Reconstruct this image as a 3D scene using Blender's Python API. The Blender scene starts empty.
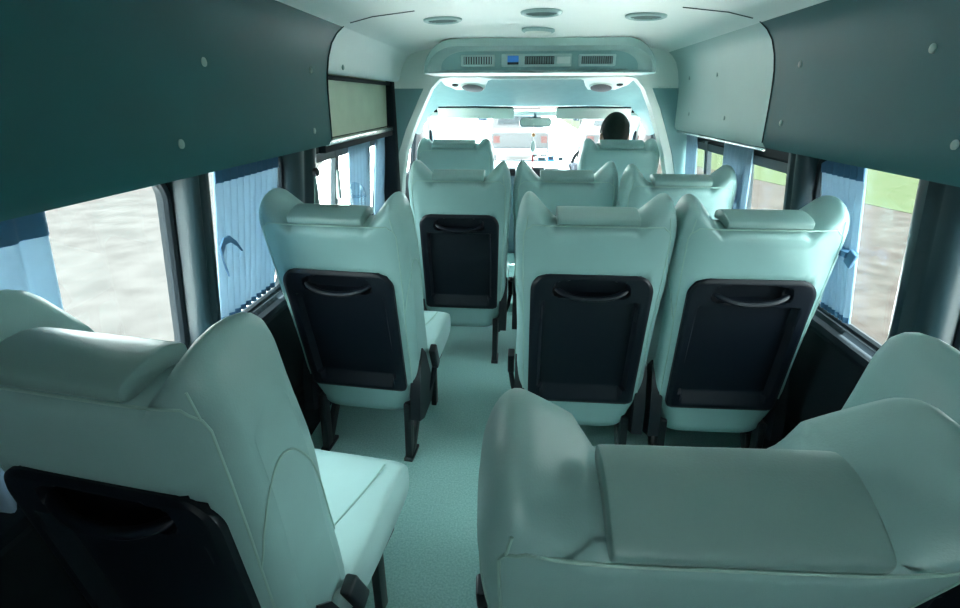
import bpy, bmesh, math, random
from mathutils import Vector, Matrix
PI = math.pi
random.seed(4)
scene = bpy.context.scene
COL = scene.collection

# ------------------------------------------------------------------ materials
def new_mat(name):
    m = bpy.data.materials.new(name); m.use_nodes = True
    nt = m.node_tree; b = nt.nodes['Principled BSDF']
    return m, nt, b

def mat(name, col, rough=.5, metal=0., noise=0., scale=40., bump=0., spec=.5, col2=None, bscale=None):
    m, nt, b = new_mat(name)
    b.inputs['Base Color'].default_value = (*col, 1)
    b.inputs['Roughness'].default_value = rough
    b.inputs['Metallic'].default_value = metal
    b.inputs['Specular IOR Level'].default_value = spec
    if noise or bump or col2:
        tc = nt.nodes.new('ShaderNodeTexCoord')
        n = nt.nodes.new('ShaderNodeTexNoise'); n.inputs['Scale'].default_value = scale
        n.inputs['Detail'].default_value = 6
        nt.links.new(tc.outputs['Object'], n.inputs['Vector'])
        if noise or col2:
            r = nt.nodes.new('ShaderNodeValToRGB')
            c2 = col2 or tuple(c*(1-noise) for c in col)
            r.color_ramp.elements[0].color = (*c2, 1); r.color_ramp.elements[1].color = (*col, 1)
            r.color_ramp.elements[0].position = .35; r.color_ramp.elements[1].position = .65
            nt.links.new(n.outputs['Fac'], r.inputs['Fac'])
            nt.links.new(r.outputs['Color'], b.inputs['Base Color'])
        if bump:
            n2 = n
            if bscale:
                n2 = nt.nodes.new('ShaderNodeTexNoise'); n2.inputs['Scale'].default_value = bscale
                nt.links.new(tc.outputs['Object'], n2.inputs['Vector'])
            bp = nt.nodes.new('ShaderNodeBump'); bp.inputs['Strength'].default_value = bump
            bp.inputs['Distance'].default_value = .002
            nt.links.new(n2.outputs['Fac'], bp.inputs['Height'])
            nt.links.new(bp.outputs['Normal'], b.inputs['Normal'])
    return m

def glass_mat(name, tint=(.9, .96, .96)):
    m = bpy.data.materials.new(name); m.use_nodes = True
    nt = m.node_tree; nt.nodes.clear()
    o = nt.nodes.new('ShaderNodeOutputMaterial'); t = nt.nodes.new('ShaderNodeBsdfTransparent')
    g = nt.nodes.new('ShaderNodeBsdfGlossy'); mx = nt.nodes.new('ShaderNodeMixShader')
    t.inputs['Color'].default_value = (*tint, 1); g.inputs['Roughness'].default_value = .02
    mx.inputs['Fac'].default_value = .05
    nt.links.new(t.outputs[0], mx.inputs[1]); nt.links.new(g.outputs[0], mx.inputs[2])
    nt.links.new(mx.outputs[0], o.inputs['Surface'])
    return m

M = {}
M['vinyl'] = mat('seat_vinyl', (.265, .43, .42), .42, noise=.06, scale=9, bump=.12, bscale=420)
M['vinyl_top_shaded'] = mat('headrest_vinyl_shaded', (.20, .325, .31), .40, noise=.06, scale=9, bump=.12, bscale=420)  # seat vinyl darkened; the shade on the headrest tops is in its colour
M['piping'] = mat('seat_piping', (.30, .46, .41), .5)
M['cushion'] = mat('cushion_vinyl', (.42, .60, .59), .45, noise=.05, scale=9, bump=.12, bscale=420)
M['pocket'] = mat('pocket_plastic', (.002, .005, .010), .45, bump=.1, scale=600, spec=.3)
M['black'] = mat('black_plastic', (.006, .010, .014), .45)
M['steel'] = mat('black_steel', (.008, .012, .015), .35)
M['chrome'] = mat('bright_metal', (.7, .72, .72), .25, metal=1)
M['floor'] = mat('floor_carpet', (.36, .60, .57), .9, scale=160, col2=(.25, .46, .43), bump=.5)
M['panel'] = mat('side_panel_vinyl_dimmed', (.022, .118, .128), .55, spec=.2, noise=.05, scale=4, bump=.08, bscale=300)  # panel trim darkened; the dim rear of the van is put into colour
M['ceiling'] = mat('ceiling_vinyl', (.88, .89, .865), .6, noise=.02, scale=5, bump=.06, bscale=300)
M['frontpanel_lit'] = mat('front_panel_vinyl_lit', (.42, .55, .525), .55, noise=.04, scale=4, bump=.08, bscale=300)  # same trim in a lighter colour for the better-lit front
M['pillar'] = mat('pillar_plastic', (.008, .028, .037), .42)
M['wall'] = mat('lower_trim', (.006, .012, .016), .6, spec=.25)
M['rubber'] = mat('rubber_gasket', (.005, .011, .016), .7, spec=.2)
M['cream'] = mat('door_cream_vinyl', (.62, .66, .50), .55, noise=.12, scale=6)
M['archtrim'] = mat('arch_trim', (.80, .84, .80), .5)
M['headliner'] = mat('cab_headliner', (.20, .36, .37), .7, noise=.06, scale=20)
M['console'] = mat('console_plastic', (.34, .48, .47), .45)
M['console_face'] = mat('console_face', (.20, .36, .36), .45)
M['trimlight'] = mat('light_plastic', (.55, .64, .62), .45)
M['slat'] = mat('vent_slats', (.13, .19, .19), .4)
M['curtain'] = mat('curtain_cloth', (.25, .37, .47), .8, noise=.1, scale=30)
nt_ = M['curtain'].node_tree; b_ = nt_.nodes['Principled BSDF']; tr_ = nt_.nodes.new('ShaderNodeBsdfTranslucent'); mx_ = nt_.nodes.new('ShaderNodeMixShader')
tr_.inputs['Color'].default_value = (.40, .50, .57, 1); mx_.inputs['Fac'].default_value = .40
nt_.links.new(b_.outputs[0], mx_.inputs[1]); nt_.links.new(tr_.outputs[0], mx_.inputs[2])
nt_.links.new(mx_.outputs[0], [n for n in nt_.nodes if n.type == 'OUTPUT_MATERIAL'][0].inputs['Surface'])
M['curtain_band'] = mat('curtain_header', (.045, .13, .24), .8)
M['tie'] = mat('tie_cloth', (.07, .17, .30), .8)
M['lens'] = mat('lamp_lens', (.85, .86, .80), .3)
M['speaker'] = mat('speaker_mesh', (.16, .13, .14), .6, noise=.4, scale=300)
M['dash'] = mat('dash_plastic', (.10, .16, .19), .5)
M['visor'] = mat('visor_vinyl', (.78, .80, .74), .6)
M['mirror'] = mat('mirror_glass', (.85, .85, .82), .03, metal=1)
M['skin'] = mat('skin', (.50, .27, .19), .5)
M['hair'] = mat('hair', (.004, .008, .006), .7, noise=.5, scale=80, bump=.6, spec=.2)
M['shirt'] = mat('shirt_cloth', (.10, .12, .16), .8)
M['glass'] = glass_mat('clear_glass')
M['white'] = mat('white_paint', (.80, .80, .78), .4)
M['orange'] = mat('orange_plastic', (.85, .35, .10), .4)
M['red'] = mat('red_cord', (.6, .05, .06), .6)
M['clip'] = mat('trim_clip', (.26, .38, .35), .5)
M['belt'] = mat('belt_webbing', (.10, .16, .16), .7)
M['blue'] = mat('blue_paint', (.10, .30, .70), .5)
M['lampred'] = mat('tail_lamp', (.75, .10, .05), .3)
M['tyre'] = mat('tyre', (.02, .02, .02), .8)
M['carglass'] = mat('car_window', (.03, .04, .045), .6, spec=.1)
M['display'] = mat('display_blue', (.05, .22, .65), .3)
M['clearplastic'] = glass_mat('clear_plastic', (.78, .86, .90))
M['gravel'] = mat('pale_gravel', (.024, .021, .0192), .95, scale=3.5, col2=(.0155, .0132, .012), bump=.6, bscale=6, spec=0.)
M['gravel_white'] = mat('white_gravel', (.031, .0292, .0283), .95, scale=2.5, col2=(.0235, .022, .0213), bump=.6, bscale=6, spec=0.)
M['lawn'] = mat('lawn', (.0215, .0262, .0155), .9, scale=3, col2=(.0175, .0228, .012), bump=.7, bscale=12, spec=0.)

# ------------------------------------------------------------------ helpers
def obj(name, verts, faces, m, parent=None, smooth=True, angle=40):
    me = bpy.data.meshes.new(name)
    me.from_pydata([tuple(v) for v in verts], [], faces)
    me.update()
    bm = bmesh.new(); bm.from_mesh(me)
    bmesh.ops.remove_doubles(bm, verts=bm.verts, dist=1e-6)
    bmesh.ops.recalc_face_normals(bm, faces=bm.faces)
    bm.to_mesh(me); bm.free()
    if smooth:
        me.shade_smooth(); me.set_sharp_from_angle(angle=math.radians(angle))
    me.materials.append(m)
    o = bpy.data.objects.new(name, me); COL.objects.link(o)
    if parent: o.parent = parent
    return o

class MB:
    """collects simple closed shapes for ONE mesh"""
    def __init__(s): s.v = []; s.f = []
    def add(s, vs, fs):
        b = len(s.v); s.v += [Vector(v) for v in vs]; s.f += [tuple(i+b for i in f) for f in fs]
    def box(s, c, d, rot=None, bevel=0.):
        bm = bmesh.new(); bmesh.ops.create_cube(bm, size=1)
        for v in bm.verts: v.co = Vector((v.co.x*d[0], v.co.y*d[1], v.co.z*d[2]))
        if bevel: bmesh.ops.bevel(bm, geom=bm.edges[:], offset=bevel, segments=3, profile=.5, affect='EDGES')
        mt = Matrix.Translation(Vector(c)) @ (rot.to_4x4() if rot else Matrix())
        bm.verts.index_update()
        s.add([mt @ v.co for v in bm.verts], [[v.index for v in f.verts] for f in bm.faces]); bm.free()
    def tube(s, pts, r, n=8, flat=1., closed=False):
        pts = [Vector(p) for p in pts]; k = len(pts); rings = []
        up = None
        for i, p in enumerate(pts):
            if closed: d = pts[(i+1) % k]-pts[i-1]
            else: d = pts[min(i+1, k-1)]-pts[max(i-1, 0)]
            if d.length < 1e-9: d = Vector((0, 0, 1))
            d.normalize()
            if up is None:
                up = Vector((0, 0, 1)) if abs(d.z) < .9 else Vector((0, 1, 0))
            a = d.cross(up)
            if a.length < 1e-6: a = d.orthogonal()
            a.normalize(); b = a.cross(d).normalized(); up = b
            rr = r[i] if isinstance(r, (list, tuple)) else r
            rings.append([p+a*math.cos(2*PI*j/n)*rr+b*math.sin(2*PI*j/n)*rr*flat for j in range(n)])
        s.loft(rings, cap=not closed, loop=closed)
    def loft(s, rings, cap=True, loop=False):
        n = len(rings[0]); k = len(rings); vs = [v for r in rings for v in r]; fs = []
        for i in range(k if loop else k-1):
            for j in range(n):
                i2 = (i+1) % k
                fs.append((i*n+j, i*n+(j+1) % n, i2*n+(j+1) % n, i2*n+j))
        if cap and not loop:
            fs.append(tuple(range(n))); fs.append(tuple((k-1)*n+j for j in range(n)))
        s.add(vs, fs)
    def grid(s, g):
        r, c = len(g), len(g[0])
        s.add([v for row in g for v in row],
              [(i*c+j, i*c+j+1, (i+1)*c+j+1, (i+1)*c+j) for i in range(r-1) for j in range(c-1)])
    def prism(s, poly, vec):
        n = len(poly); vec = Vector(vec); poly = [Vector(p) for p in poly]
        s.add(poly+[p+vec for p in poly], [tuple(range(n)), tuple(range(2*n-1, n-1, -1))] +
              [(i, (i+1) % n, n+(i+1) % n, n+i) for i in range(n)])
    def lathe(s, c, prof, ax=(0, 0, 1), n=24, sx=1., sy=1.):
        ax = Vector(ax).normalized(); a = ax.orthogonal().normalized(); b = ax.cross(a); c = Vector(c)
        s.loft([[c+ax*h+a*math.cos(2*PI*j/n)*r*sx+b*math.sin(2*PI*j/n)*r*sy for j in range(n)] for r, h in prof])
    def sphere(s, c, r, nu=16, nv=10):
        rx, ry, rz = r if isinstance(r, (tuple, list)) else (r, r, r)
        c = Vector(c)
        s.loft([[c+Vector((rx*math.sin(t)*math.cos(2*PI*j/nu), ry*math.sin(t)*math.sin(2*PI*j/nu), rz*math.cos(t))) for j in range(nu)]
                for t in [max(.02, min(PI-.02, PI*i/nv)) for i in range(nv+1)]])
    def xf(s, mt): s.v = [mt @ v for v in s.v]; return s
    def build(s, name, m, parent=None, smooth=True, angle=40): return obj(name, s.v, s.f, m, parent, smooth, angle)

def tag(o, label=None, cat=None, group=None, kind=None):
    if label: o['label'] = label
    if cat: o['category'] = cat
    if group: o['group'] = group
    if kind: o['kind'] = kind
    return o
def empty(name, loc=(0, 0, 0), rz=0):
    o = bpy.data.objects.new(name, None); COL.objects.link(o); o.location = loc; o.rotation_euler = (0, 0, rz)
    o.empty_display_size = .1
    return o
def kids(o): return [c for c in COL.objects if c.parent == o]
def copy_tree(o, parent=None):
    c = o.copy(); COL.objects.link(c); c.parent = parent
    for ch in kids(o): copy_tree(ch, c)
    return c
def sstep(a, b, x):
    t = max(0., min(1., (x-a)/(b-a))); return t*t*(3-2*t)
def interp(pts, x):
    # monotone-ish cubic through points
    if x <= pts[0][0]: return pts[0][1]
    for i in range(len(pts)-1):
        x0, y0 = pts[i]; x1, y1 = pts[i+1]
        if x <= x1:
            xm, ym = pts[i-1] if i else (2*x0-x1, y0); xp, yp = pts[i+2] if i+2 < len(pts) else (2*x1-x0, y1)
            m0 = (y1-ym)/(x1-xm)*(x1-x0); m1 = (yp-y0)/(xp-x0)*(x1-x0); t = (x-x0)/(x1-x0)
            return (2*t**3-3*t*t+1)*y0+(t**3-2*t*t+t)*m0+(-2*t**3+3*t*t)*y1+(t**3-t*t)*m1
    return pts[-1][1]

# ------------------------------------------------------------------ seats
EARS_HIGH = [(0, .988), (.44, .986), (.50, .978), (.55, .986), (.65, 1.012), (.75, 1.038), (.83, 1.055), (.89, 1.056), (.945, 1.038), (.98, 1.0), (1, .94)]
EARS_LOW = [(0, 1.006), (.55, 1.006), (.60, 1.0), (.64, 1.012), (.72, 1.030), (.84, 1.036), (.92, 1.020), (.975, .98), (1, .93)]
def seat_hw(z):
    return .228+.016*sstep(.45, .95, z)-.045*(1-sstep(.22, .37, z))-.006*sstep(.95, 1.06, z)
def seat_T(z): return .215-.035*sstep(.72, .99, z)+.012*math.exp(-((z-.45)/.12)**2)
def dent(x, z, on):
    if not on: return 0.
    return .045*(1-sstep(.155, .178, abs(x)))*sstep(.330, .355, z)*(1-sstep(.79, .815, z))
def edge(a): return max(0.02, (1-min(a, 1.)**5))**.2
def rear_y(s, z): return seat_T(z)/2*(1-edge(abs(s)))

def back_body(ears, pocket):
    mb = MB(); N = 64; rings = []
    for i in range(N+1):
        s = math.sin(PI/2*(-1+2*i/N)); s = max(-.9995, min(.9995, s)); a = abs(s); e = edge(a)
        H = interp(ears, a); B = .178+.03*a**8
        cf = .060*(1-sstep(.42, .56, a)); ring = []
        rt = min(.034+.014*sstep(.55, .8, a), seat_T(H)*.48); rb = .03
        zs = [B+rb+(H-rt-B-rb)*k/34 for k in range(35)]
        for z in zs: ring.append((0, z))
        for k in range(1, 10):
            t = PI/2*k/10*2
            ring.append(('t', t))
        for z in reversed(zs[::2]): ring.append((1, z))
        for k in range(1, 6): ring.append(('b', PI*k/6))
        out = []
        for p in ring:
            if p[0] in (0, 1):
                z = p[1]; T = seat_T(z); y = T/2+(T/2*e if p[0] else -T/2*e)-(cf*sstep(.86, .95, z) if p[0] else 0); x = s*seat_hw(z)
                if p[0] == 0: y += dent(x, z, pocket)
            elif p[0] == 't':
                z = H-rt+rt*math.sin(p[1]); T = seat_T(H-rt); y = T/2-T/2*e*math.cos(p[1])-cf*(.5-.5*math.cos(p[1])); x = s*seat_hw(z)
            else:
                z = B+rb-rb*math.sin(p[1]); T = seat_T(B+rb); y = T/2+T/2*e*math.cos(p[1]); x = s*seat_hw(z)
            out.append(Vector((x, y, z)))
        rings.append(out)
    mb.loft(rings)
    return mb

def pillow(x0, x1, f_ring, n=24, p=5.):
    """loft across x; f_ring(e, s) -> list of (y,z)"""
    mb = MB(); rings = []
    for i in range(n+1):
        s = math.sin(PI/2*(-1+2*i/n)); s = max(-.9995, min(.9995, s))
        e = max(.0, 1-abs(s)**p)**(1/p)
        x = (x0+x1)/2+s*(x1-x0)/2
        rings.append([Vector((x, y, z)) for y, z in f_ring(max(e, .03), s)])
    mb.loft(rings); return mb

def superellipse(cy, cz, a, b, n=2.6, k=28):
    out = []
    for j in range(k):
        t = 2*PI*j/k; c, s_ = math.cos(t), math.sin(t)
        out.append((cy+a*math.copysign(abs(c)**(2/n), c), cz+b*math.copysign(abs(s_)**(2/n), s_)))
    return out

def pocket_panel():
    zb, zt, r_t, r_b, hw0 = .318, .826, .060, .022, .193
    nx, nz = 72, 96
    def hw(z):
        h = hw0-.008*(zt-z)/(zt-zb)
        if z > zt-r_t: d = z-(zt-r_t); return h-r_t+math.sqrt(max(0, r_t**2-d*d))
        if z < zb+r_b: d = (zb+r_b)-z; return h-r_b+math.sqrt(max(0, r_b**2-d*d))
        return h
    def D(x, z):
        ax = abs(x)
        d = .010
        edge_d = min(hw(z)-ax, zt-z, z-zb)
        d -= .006*(1-sstep(0, .012, edge_d))
        main = (1-sstep(.146, .156, ax))*(1-sstep(.724, .736, z))*sstep(.335, .339, z)
        ledge = -.018 if z > .385 else .010-.028*max(0, min(1, (z-.337)/.048))
        ledge_x = 1-sstep(.134, .144, ax) if z < .385 else 1
        d = d*(1-main*ledge_x)+ledge*main*ledge_x
        g = ((ax/.118)**4+((z-.776)/.030)**4)
        d -= .036*(1-sstep(.75, 1.1, g))
        return d
    g = []
    for i in range(nz+1):
        t = i/nz
        z = zb+(zt-zb)*t
        row = [Vector((hw(z)*(-1+2*j/nx), -D(hw(z)*(-1+2*j/nx), z), z)) for j in range(nx+1)]
        row = [Vector((row[0].x, .03, z))]+row+[Vector((row[-1].x, .03, z))]
        g.append(row)
    top = [Vector((v.x, .03, v.z)) for v in g[-1]]; bot = [Vector((v.x, .03, v.z)) for v in g[0]]
    g = [bot]+g+[top]
    mb = MB(); mb.grid(g); return mb

def make_seat(name, alpha, ears=EARS_HIGH, pocket=True):
    root = empty(name)
    R_ = Matrix.Translation((0, 0, .3)) @ Matrix.Rotation(math.radians(alpha), 4, 'X') @ Matrix.Translation((0, 0, -.3))
    bb = back_body(ears, pocket).xf(R_).build('backrest', M['vinyl'], root, angle=60)
    # seams as fine piping on the backrest
    pieces = []
    class _T:
        def tube(s_, *a):
            m_ = MB(); m_.tube(*a); pieces.append(m_)
    pm = _T()
    def P(s, z): return Vector((s*seat_hw(z), rear_y(s, z)-.0005, z))
    sA = .90
    pts = [P(-sA, z) for z in (.27, .35, .45, .55, .65, .75, .86, .948)]
    pts += [P(-sA+.02, .966), P(-sA+.07, .975)]
    pts += [P(-.80+1.6*k/16, .984) for k in range(17)]
    pts += [P(sA-.07, .975), P(sA-.02, .966)]+[P(sA, z) for z in (.948, .86, .75, .65, .55, .45, .35, .27)]
    pm.tube(pts, .0022, 6)
    for sg in (-1, 1):
        q = []
        for z in (.968, .98, .99, 1.0, 1.01):
            if z < interp(ears, .86)-.035: q.append(P(sg*(.885-.02*(z-.915)/.1), z))
        if len(q) > 1: pm.tube(q, .0018, 6)
        arc = []
        ctl = [(.08, .66), (.13, .73), (.22, .79), (.35, .825), (.50, .83), (.64, .80), (.76, .73), (.84, .63), (.88, .52)]
        for k in range(33):
            f = .08+.80*k/32; z = interp(ctl, f)
            T = seat_T(z); e = max(.05, min(.985, abs(2*f-1))); s = (1-e**5)**.2
            arc.append(Vector((sg*(s*seat_hw(z)+.0008), f*T, z)))
        pm.tube(arc, .002, 6)
    for m_ in pieces: m_.xf(R_).build('piping', M['piping'], bb)
    # centre headrest roll between the two ears
    lowH = ears is EARS_LOW
    cz, hb = (.998, .017) if not lowH else (1.012, .018)
    hx = .120 if not lowH else .13
    pillow(-hx, hx, lambda e, s: [(y, z+.006*sstep(0, .06, y)-.010*sstep(.07, .12, y)) for y, z in superellipse(.056, cz, .0575*(.93+.07*e), hb*(.75+.25*e), 3.6, 40)], 26, 9.).xf(R_).build('headrest_roll', M['vinyl_top_shaded'], root, angle=70)
    if pocket:
        pp = pocket_panel().xf(R_).build('pocket_panel', M['pocket'], root, angle=32)
        hm = MB(); hp = []
        for k in range(-10, 11):
            u = k/10; hp.append((u*.112, -.000-.026*(1-abs(u)**3), .752+.022*abs(u)**2.2))
        hm.tube(hp, [.006 if abs(k) == 10 else .0105 for k in range(-10, 11)], 10, .8)
        hm.xf(R_).build('grab_handle', M['pocket'], pp)
    # cushion
    def cr(e, s):
        y0, y1, z0, z1 = .10, .535, .275, .425
        cy, cz = (y0+y1)/2, (z0+z1)/2
        a, b = (y1-y0)/2*(.93+.07*e), (z1-z0)/2*(.55+.45*e)
        return [(y, z+.018*sstep(.25, .52, y)-.006*(1-abs(s)**2)) for y, z in superellipse(cy, cz, a, b, 4.5, 36)]
    cu = pillow(-.232, .232, cr, 26, 5.).build('cushion', M['cushion'], root, angle=60)
    for sg in (-1, 1):
        cm = MB(); cm.tube([(sg*(.135+.05*sstep(.2, .5, y)), y, .4213+.018*sstep(.25, .52, y)) for y in [.16+.02*k for k in range(17)]], .0025, 6)
        cm.build('piping', M['piping'], cu)
    # frame under the cushion
    fb = MB(); fb.box((0, .29, .245), (.40, .38, .06), bevel=.01); fb.build('seat_base', M['black'], root)
    for sg in (-1, 1):
        lm = MB()
        lm.box((sg*.175, .02, .125), (.026, .045, .25), Matrix.Rotation(math.radians(-4), 3, 'X'), .004)
        L = Vector((0, .20, .25)); an = math.atan2(.20, .25)
        lm.box((sg*.178, .115, .125), (.022, .042, L.length), Matrix.Rotation(-an, 3, 'X'), .004)
        lm.box((sg*.176, .03, .008), (.036, .10, .016), None, .004)
        lm.build('leg', M['steel'], root)
        lm = MB(); lm.box((sg*.176, .40, .125), (.024, .04, .25), None, .004); lm.build('leg', M['steel'], root)
        rm = MB()
        rm.prism([(sg*.196, y, z) for y, z in ((-.018, .20), (-.008, .30), (.03, .43), (.06, .47), (.10, .43), (.16, .30), (.18, .24), (.15, .19), (.04, .175))], (sg*.038, 0, 0))
        rm.build('recliner_cover', M['black'], root)
    return root

def buckle(side):
    bm_ = MB(); rz = Matrix.Rotation(math.radians(24), 3, 'X')
    bm_.box((side*.250, .16, .385), (.026, .040, .11), rz, .006)
    bm_.tube([(side*.225, .13, .24), (side*.24, .15, .28), (side*.25, .155, .34)], .010, 8)
    return bm_.build('belt_buckle', M['black'])
BUCK = {}
def add_buckle(seat, side):
    if side not in BUCK: b = BUCK[side] = buckle(side)
    else: b = BUCK[side].copy(); COL.objects.link(b)
    b.parent = seat
G_ROW = 'cabin passenger seats with black pocket backs'
ALPHA = 7.0
seatL3 = make_seat('passenger_seat', 11.5)
seat0 = make_seat('passenger_seat', ALPHA)
seatM4 = make_seat('passenger_seat', 20.5)
seats = [
    # x, y hinge, rz, label
    (-.650, 1.60, -5, 'mint vinyl seat by the tied-back blue curtain, its black leg frame standing on the aisle'),
    (.167, 1.565, 0, 'mint vinyl seat in the middle of three abreast, aisle side, pocket back fully in view'),
    (.653, 1.562, 1, 'mint vinyl seat against the window beside the blue curtain with a tie band'),
    (-.357, 2.405, 0, 'single mint vinyl seat past the sliding door, directly behind the front passenger seat'),
    (.142, 2.425, 0, 'mint vinyl seat half hidden behind the aisle seat, its ears below the dashboard'),
    (.628, 2.325, 0, 'mint vinyl seat behind the driver, only its eared top showing'),
    (-.650, .585, -8, 'big near mint seat on the aisle left, black pocket back and white cushion showing'),
    (.645, .575, 3, 'near mint window seat partly hidden behind the wide reclined headrest'),
]
late = []
for i, (x, y, rz, lab) in enumerate(seats):
    o = seatL3 if i == 0 else seat0 if i == 1 else copy_tree(seat0)
    o.location = (x, y, 0); o.rotation_euler = (0, 0, math.radians(rz))
    tag(o, lab, 'seat', G_ROW); bsd = (1, -1, 0, 1, 0, 0, 1, 0)[i]
    if bsd: late.append((o, bsd))
for o, bsd in late: add_buckle(o, bsd)
add_buckle(seatM4, -1)
seatM4.location = (.138, .580, 0); seatM4.rotation_euler = (0, 0, math.radians(2.0))
tag(seatM4, 'nearest mint seat, reclined, its wide headrest top filling the foreground', 'seat', G_ROW)
fs = make_seat('front_seat', 9., EARS_LOW, False)
fs.location = (-.487, 3.28, .060)
tag(fs, 'empty front passenger seat with square headrest against the bright windscreen', 'seat', 'front cab seats')
fs2 = copy_tree(fs); fs2.location = (.535, 3.32, .060)
tag(fs2, 'driver seat with square headrest below the dark haired head', 'seat', 'front cab seats')


# ------------------------------------------------------------------ the van shell
def st(o): o['kind'] = 'structure'; return o
YB, YA, YF = -1.3, 3.10, 4.75          # rear door, cab arch, front end
def xb(z): return .948 if z < .68 else .948-.12*(z-.68)
YSEAM = 1.95

# floor
mb = MB(); mb.box((0, .90, -.03), (1.90, 4.42, .06)); st(mb.build('floor', M['floor'], None, False))
mb = MB(); mb.box((0, 3.94, .0), (1.90, 1.64, .12)); st(mb.build('floor_cab', M['floor'], None, False))

def rrect(y0, y1, z0, z1, r, n=6):
    p = []
    for cy, cz, a0 in ((y1-r, z1-r, 0), (y0+r, z1-r, PI/2), (y0+r, z0+r, PI), (y1-r, z0+r, 1.5*PI)):
        for k in range(n+1):
            a = a0+PI/2*k/n; p.append((cy+r*math.cos(a), cz+r*math.sin(a)))
    return p

def plate_with_holes(outer, holes, mapf, thick, name, m, parent=None):
    """2D polygon with holes, filled, mapped to 3D and given thickness along the map's third coordinate"""
    bm = bmesh.new(); es = []
    for lp in [outer]+holes:
        vs = [bm.verts.new((p[0], p[1], 0)) for p in lp]
        es += [bm.edges.new((vs[i], vs[(i+1) % len(vs)])) for i in range(len(vs))]
    bmesh.ops.triangle_fill(bm, use_beauty=True, use_dissolve=False, edges=es, normal=(0, 0, 1))
    ext = bmesh.ops.extrude_face_region(bm, geom=bm.faces[:])
    for v in ext['geom']:
        if isinstance(v, bmesh.types.BMVert): v.co.z = thick
    bm.verts.index_update()
    vs = [mapf(v.co.x, v.co.y, v.co.z) for v in bm.verts]; fs_ = [[v.index for v in f.verts] for f in bm.faces]
    bm.free()
    return obj(name, vs, fs_, m, parent, True, 30)

holesL = [rrect(.60, 1.125, .68, 1.175, .07), rrect(1.220, 1.72, .68, 1.175, .06), rrect(1.95, 3.0, .68, 1.12, .05), rrect(3.38, 4.05, .80, 1.17, .08)]
holesR = [rrect(.78, 1.095, .68, 1.175, .07), rrect(1.255, 1.745, .68, 1.175, .06), rrect(1.85, 3.2, .68, 1.11, .05), rrect(3.40, 4.05, .80, 1.17, .08)]
outer = [(YB, 0), (YF+.1, 0), (YF+.1, .68), (YF+.1, .82), (4.15, 1.25), (YA, 1.32), (YB, 1.32), (YB, .68)]
win_n = 0
for side, holes in ((-1, holesL), (1, holesR)):
    nm = 'wall_left' if side < 0 else 'wall_right'
    w = st(plate_with_holes(outer, holes, lambda y, z, t: (side*(xb(z)+t), y, z), .03, nm, M['wall']))
    for i, h in enumerate(holes):
        win_n += 1
        fr = MB(); fr.tube([(side*(xb(z)+.004), y, z) for y, z in h], .013, 8, closed=True)
        frame = st(fr.build('window_%d' % win_n, M['rubber']))
        gl = MB()
        gl.prism([(side*(xb(z)+.014), y, z) for y, z in h], (side*.004, 0, 0))
        gl.build('pane', M['glass'], frame, False)
        if i == 2:   # sliding sashes
            for yy in ((2.25, 2.68) if side < 0 else (2.28, 2.80)):
                sm = MB()
                for zz in (0,):
                    sm.prism([(side*(xb(z)-.012), y, z) for y, z in ((yy-.022, .70), (yy+.022, .70), (yy+.022, 1.125), (yy-.022, 1.125))], (side*.022, 0, 0))
                sm.build('sash_post', M['pillar'], frame)
            sm = MB(); y0, y1 = h[-1][0]-.0, 0
            ya, yb_ = min(p[0] for p in h), max(p[0] for p in h); zt = max(p[1] for p in h)
            sm.prism([(side*(xb(z)-.010), y, z) for y, z in ((ya, zt-.030), (yb_, zt-.030), (yb_, zt+.005), (ya, zt+.005))], (side*.020, 0, 0))
            sm.build('sash_rail', M['pillar'], frame)
            lt = MB(); lt.box((side*(xb(.93)-.022), 2.25 if side < 0 else 2.30, .97), (.018, .032, .13), None, .005)
            lt.build('sash_latch', M['trimlight'], frame)

# rounded pillar covers between the windows
trim_n = 0
def pillar(side, y0, y1, zt=1.19, prot=.05):
    global trim_n; trim_n += 1
    mb = MB(); rings = []
    for k in range(13):
        z = .66+(zt-.66)*k/12
        fl = 1+.35*sstep(.9, .66, z) if z < .9 else 1
        yc, hw = (y0+y1)/2, (y1-y0)/2
        ring = []
        for u, d in ((-1, 0), (-.98, .5), (-.85, .86), (-.6, 1), (-.32, .98), (-.18, .72), (.0, .66), (.18, .72), (.32, .98), (.6, 1), (.85, .86), (.98, .5), (1, 0)):
            ring.append(Vector((side*(xb(z)-prot*d), yc+hw*u, z)))
        ring += [Vector((side*(xb(z)+.01), yc+hw, z)), Vector((side*(xb(z)+.01), yc-hw, z))]
        rings.append(ring)
    mb.loft(rings)
    return st(mb.build('trim_%d' % trim_n, M['pillar'], None, True, 50))
pillar(-1, 1.13, 1.215, prot=.06); pillar(-1, 1.725, 1.945, prot=.05)
pillar(1, 1.10, 1.25, prot=.06); pillar(1, 1.75, 1.85, prot=.06)
for side in (-1, 1):     # sill ledges along the window bottoms
    trim_n += 1
    mb = MB(); mb.prism([(side*x, YB, z) for x, z in ((.948, .61), (.912, .62), (.902, .64), (.906, .658), (.925, .664), (.932, .678), (.948, .68))], (0, YA-YB, 0))
    st(mb.build('trim_%d' % trim_n, M['rubber'], None, True, 30))
# heater duct along the lower wall
for side in (-1, 1):
    trim_n += 1
    mb = MB(); mb.prism([(side*x, YB, z) for x, z in ((.948, 0), (.925, 0), (.925, .20), (.93, .235), (.948, .24))], (0, YA-YB, 0))
    st(mb.build('trim_%d' % trim_n, M['wall'], None, True, 30))

for side in (-1, 1):     # unseen drip rail added above the windows to keep sun off the sills
    trim_n += 1
    mb = MB(); mb.prism([(side*x, YB, z) for x, z in ((.93, 1.20), (1.01, 1.19), (1.01, 1.205), (.93, 1.23))], (0, 5.45, 0))
    st(mb.build('trim_%d' % trim_n, M['white'], None, False))
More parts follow.
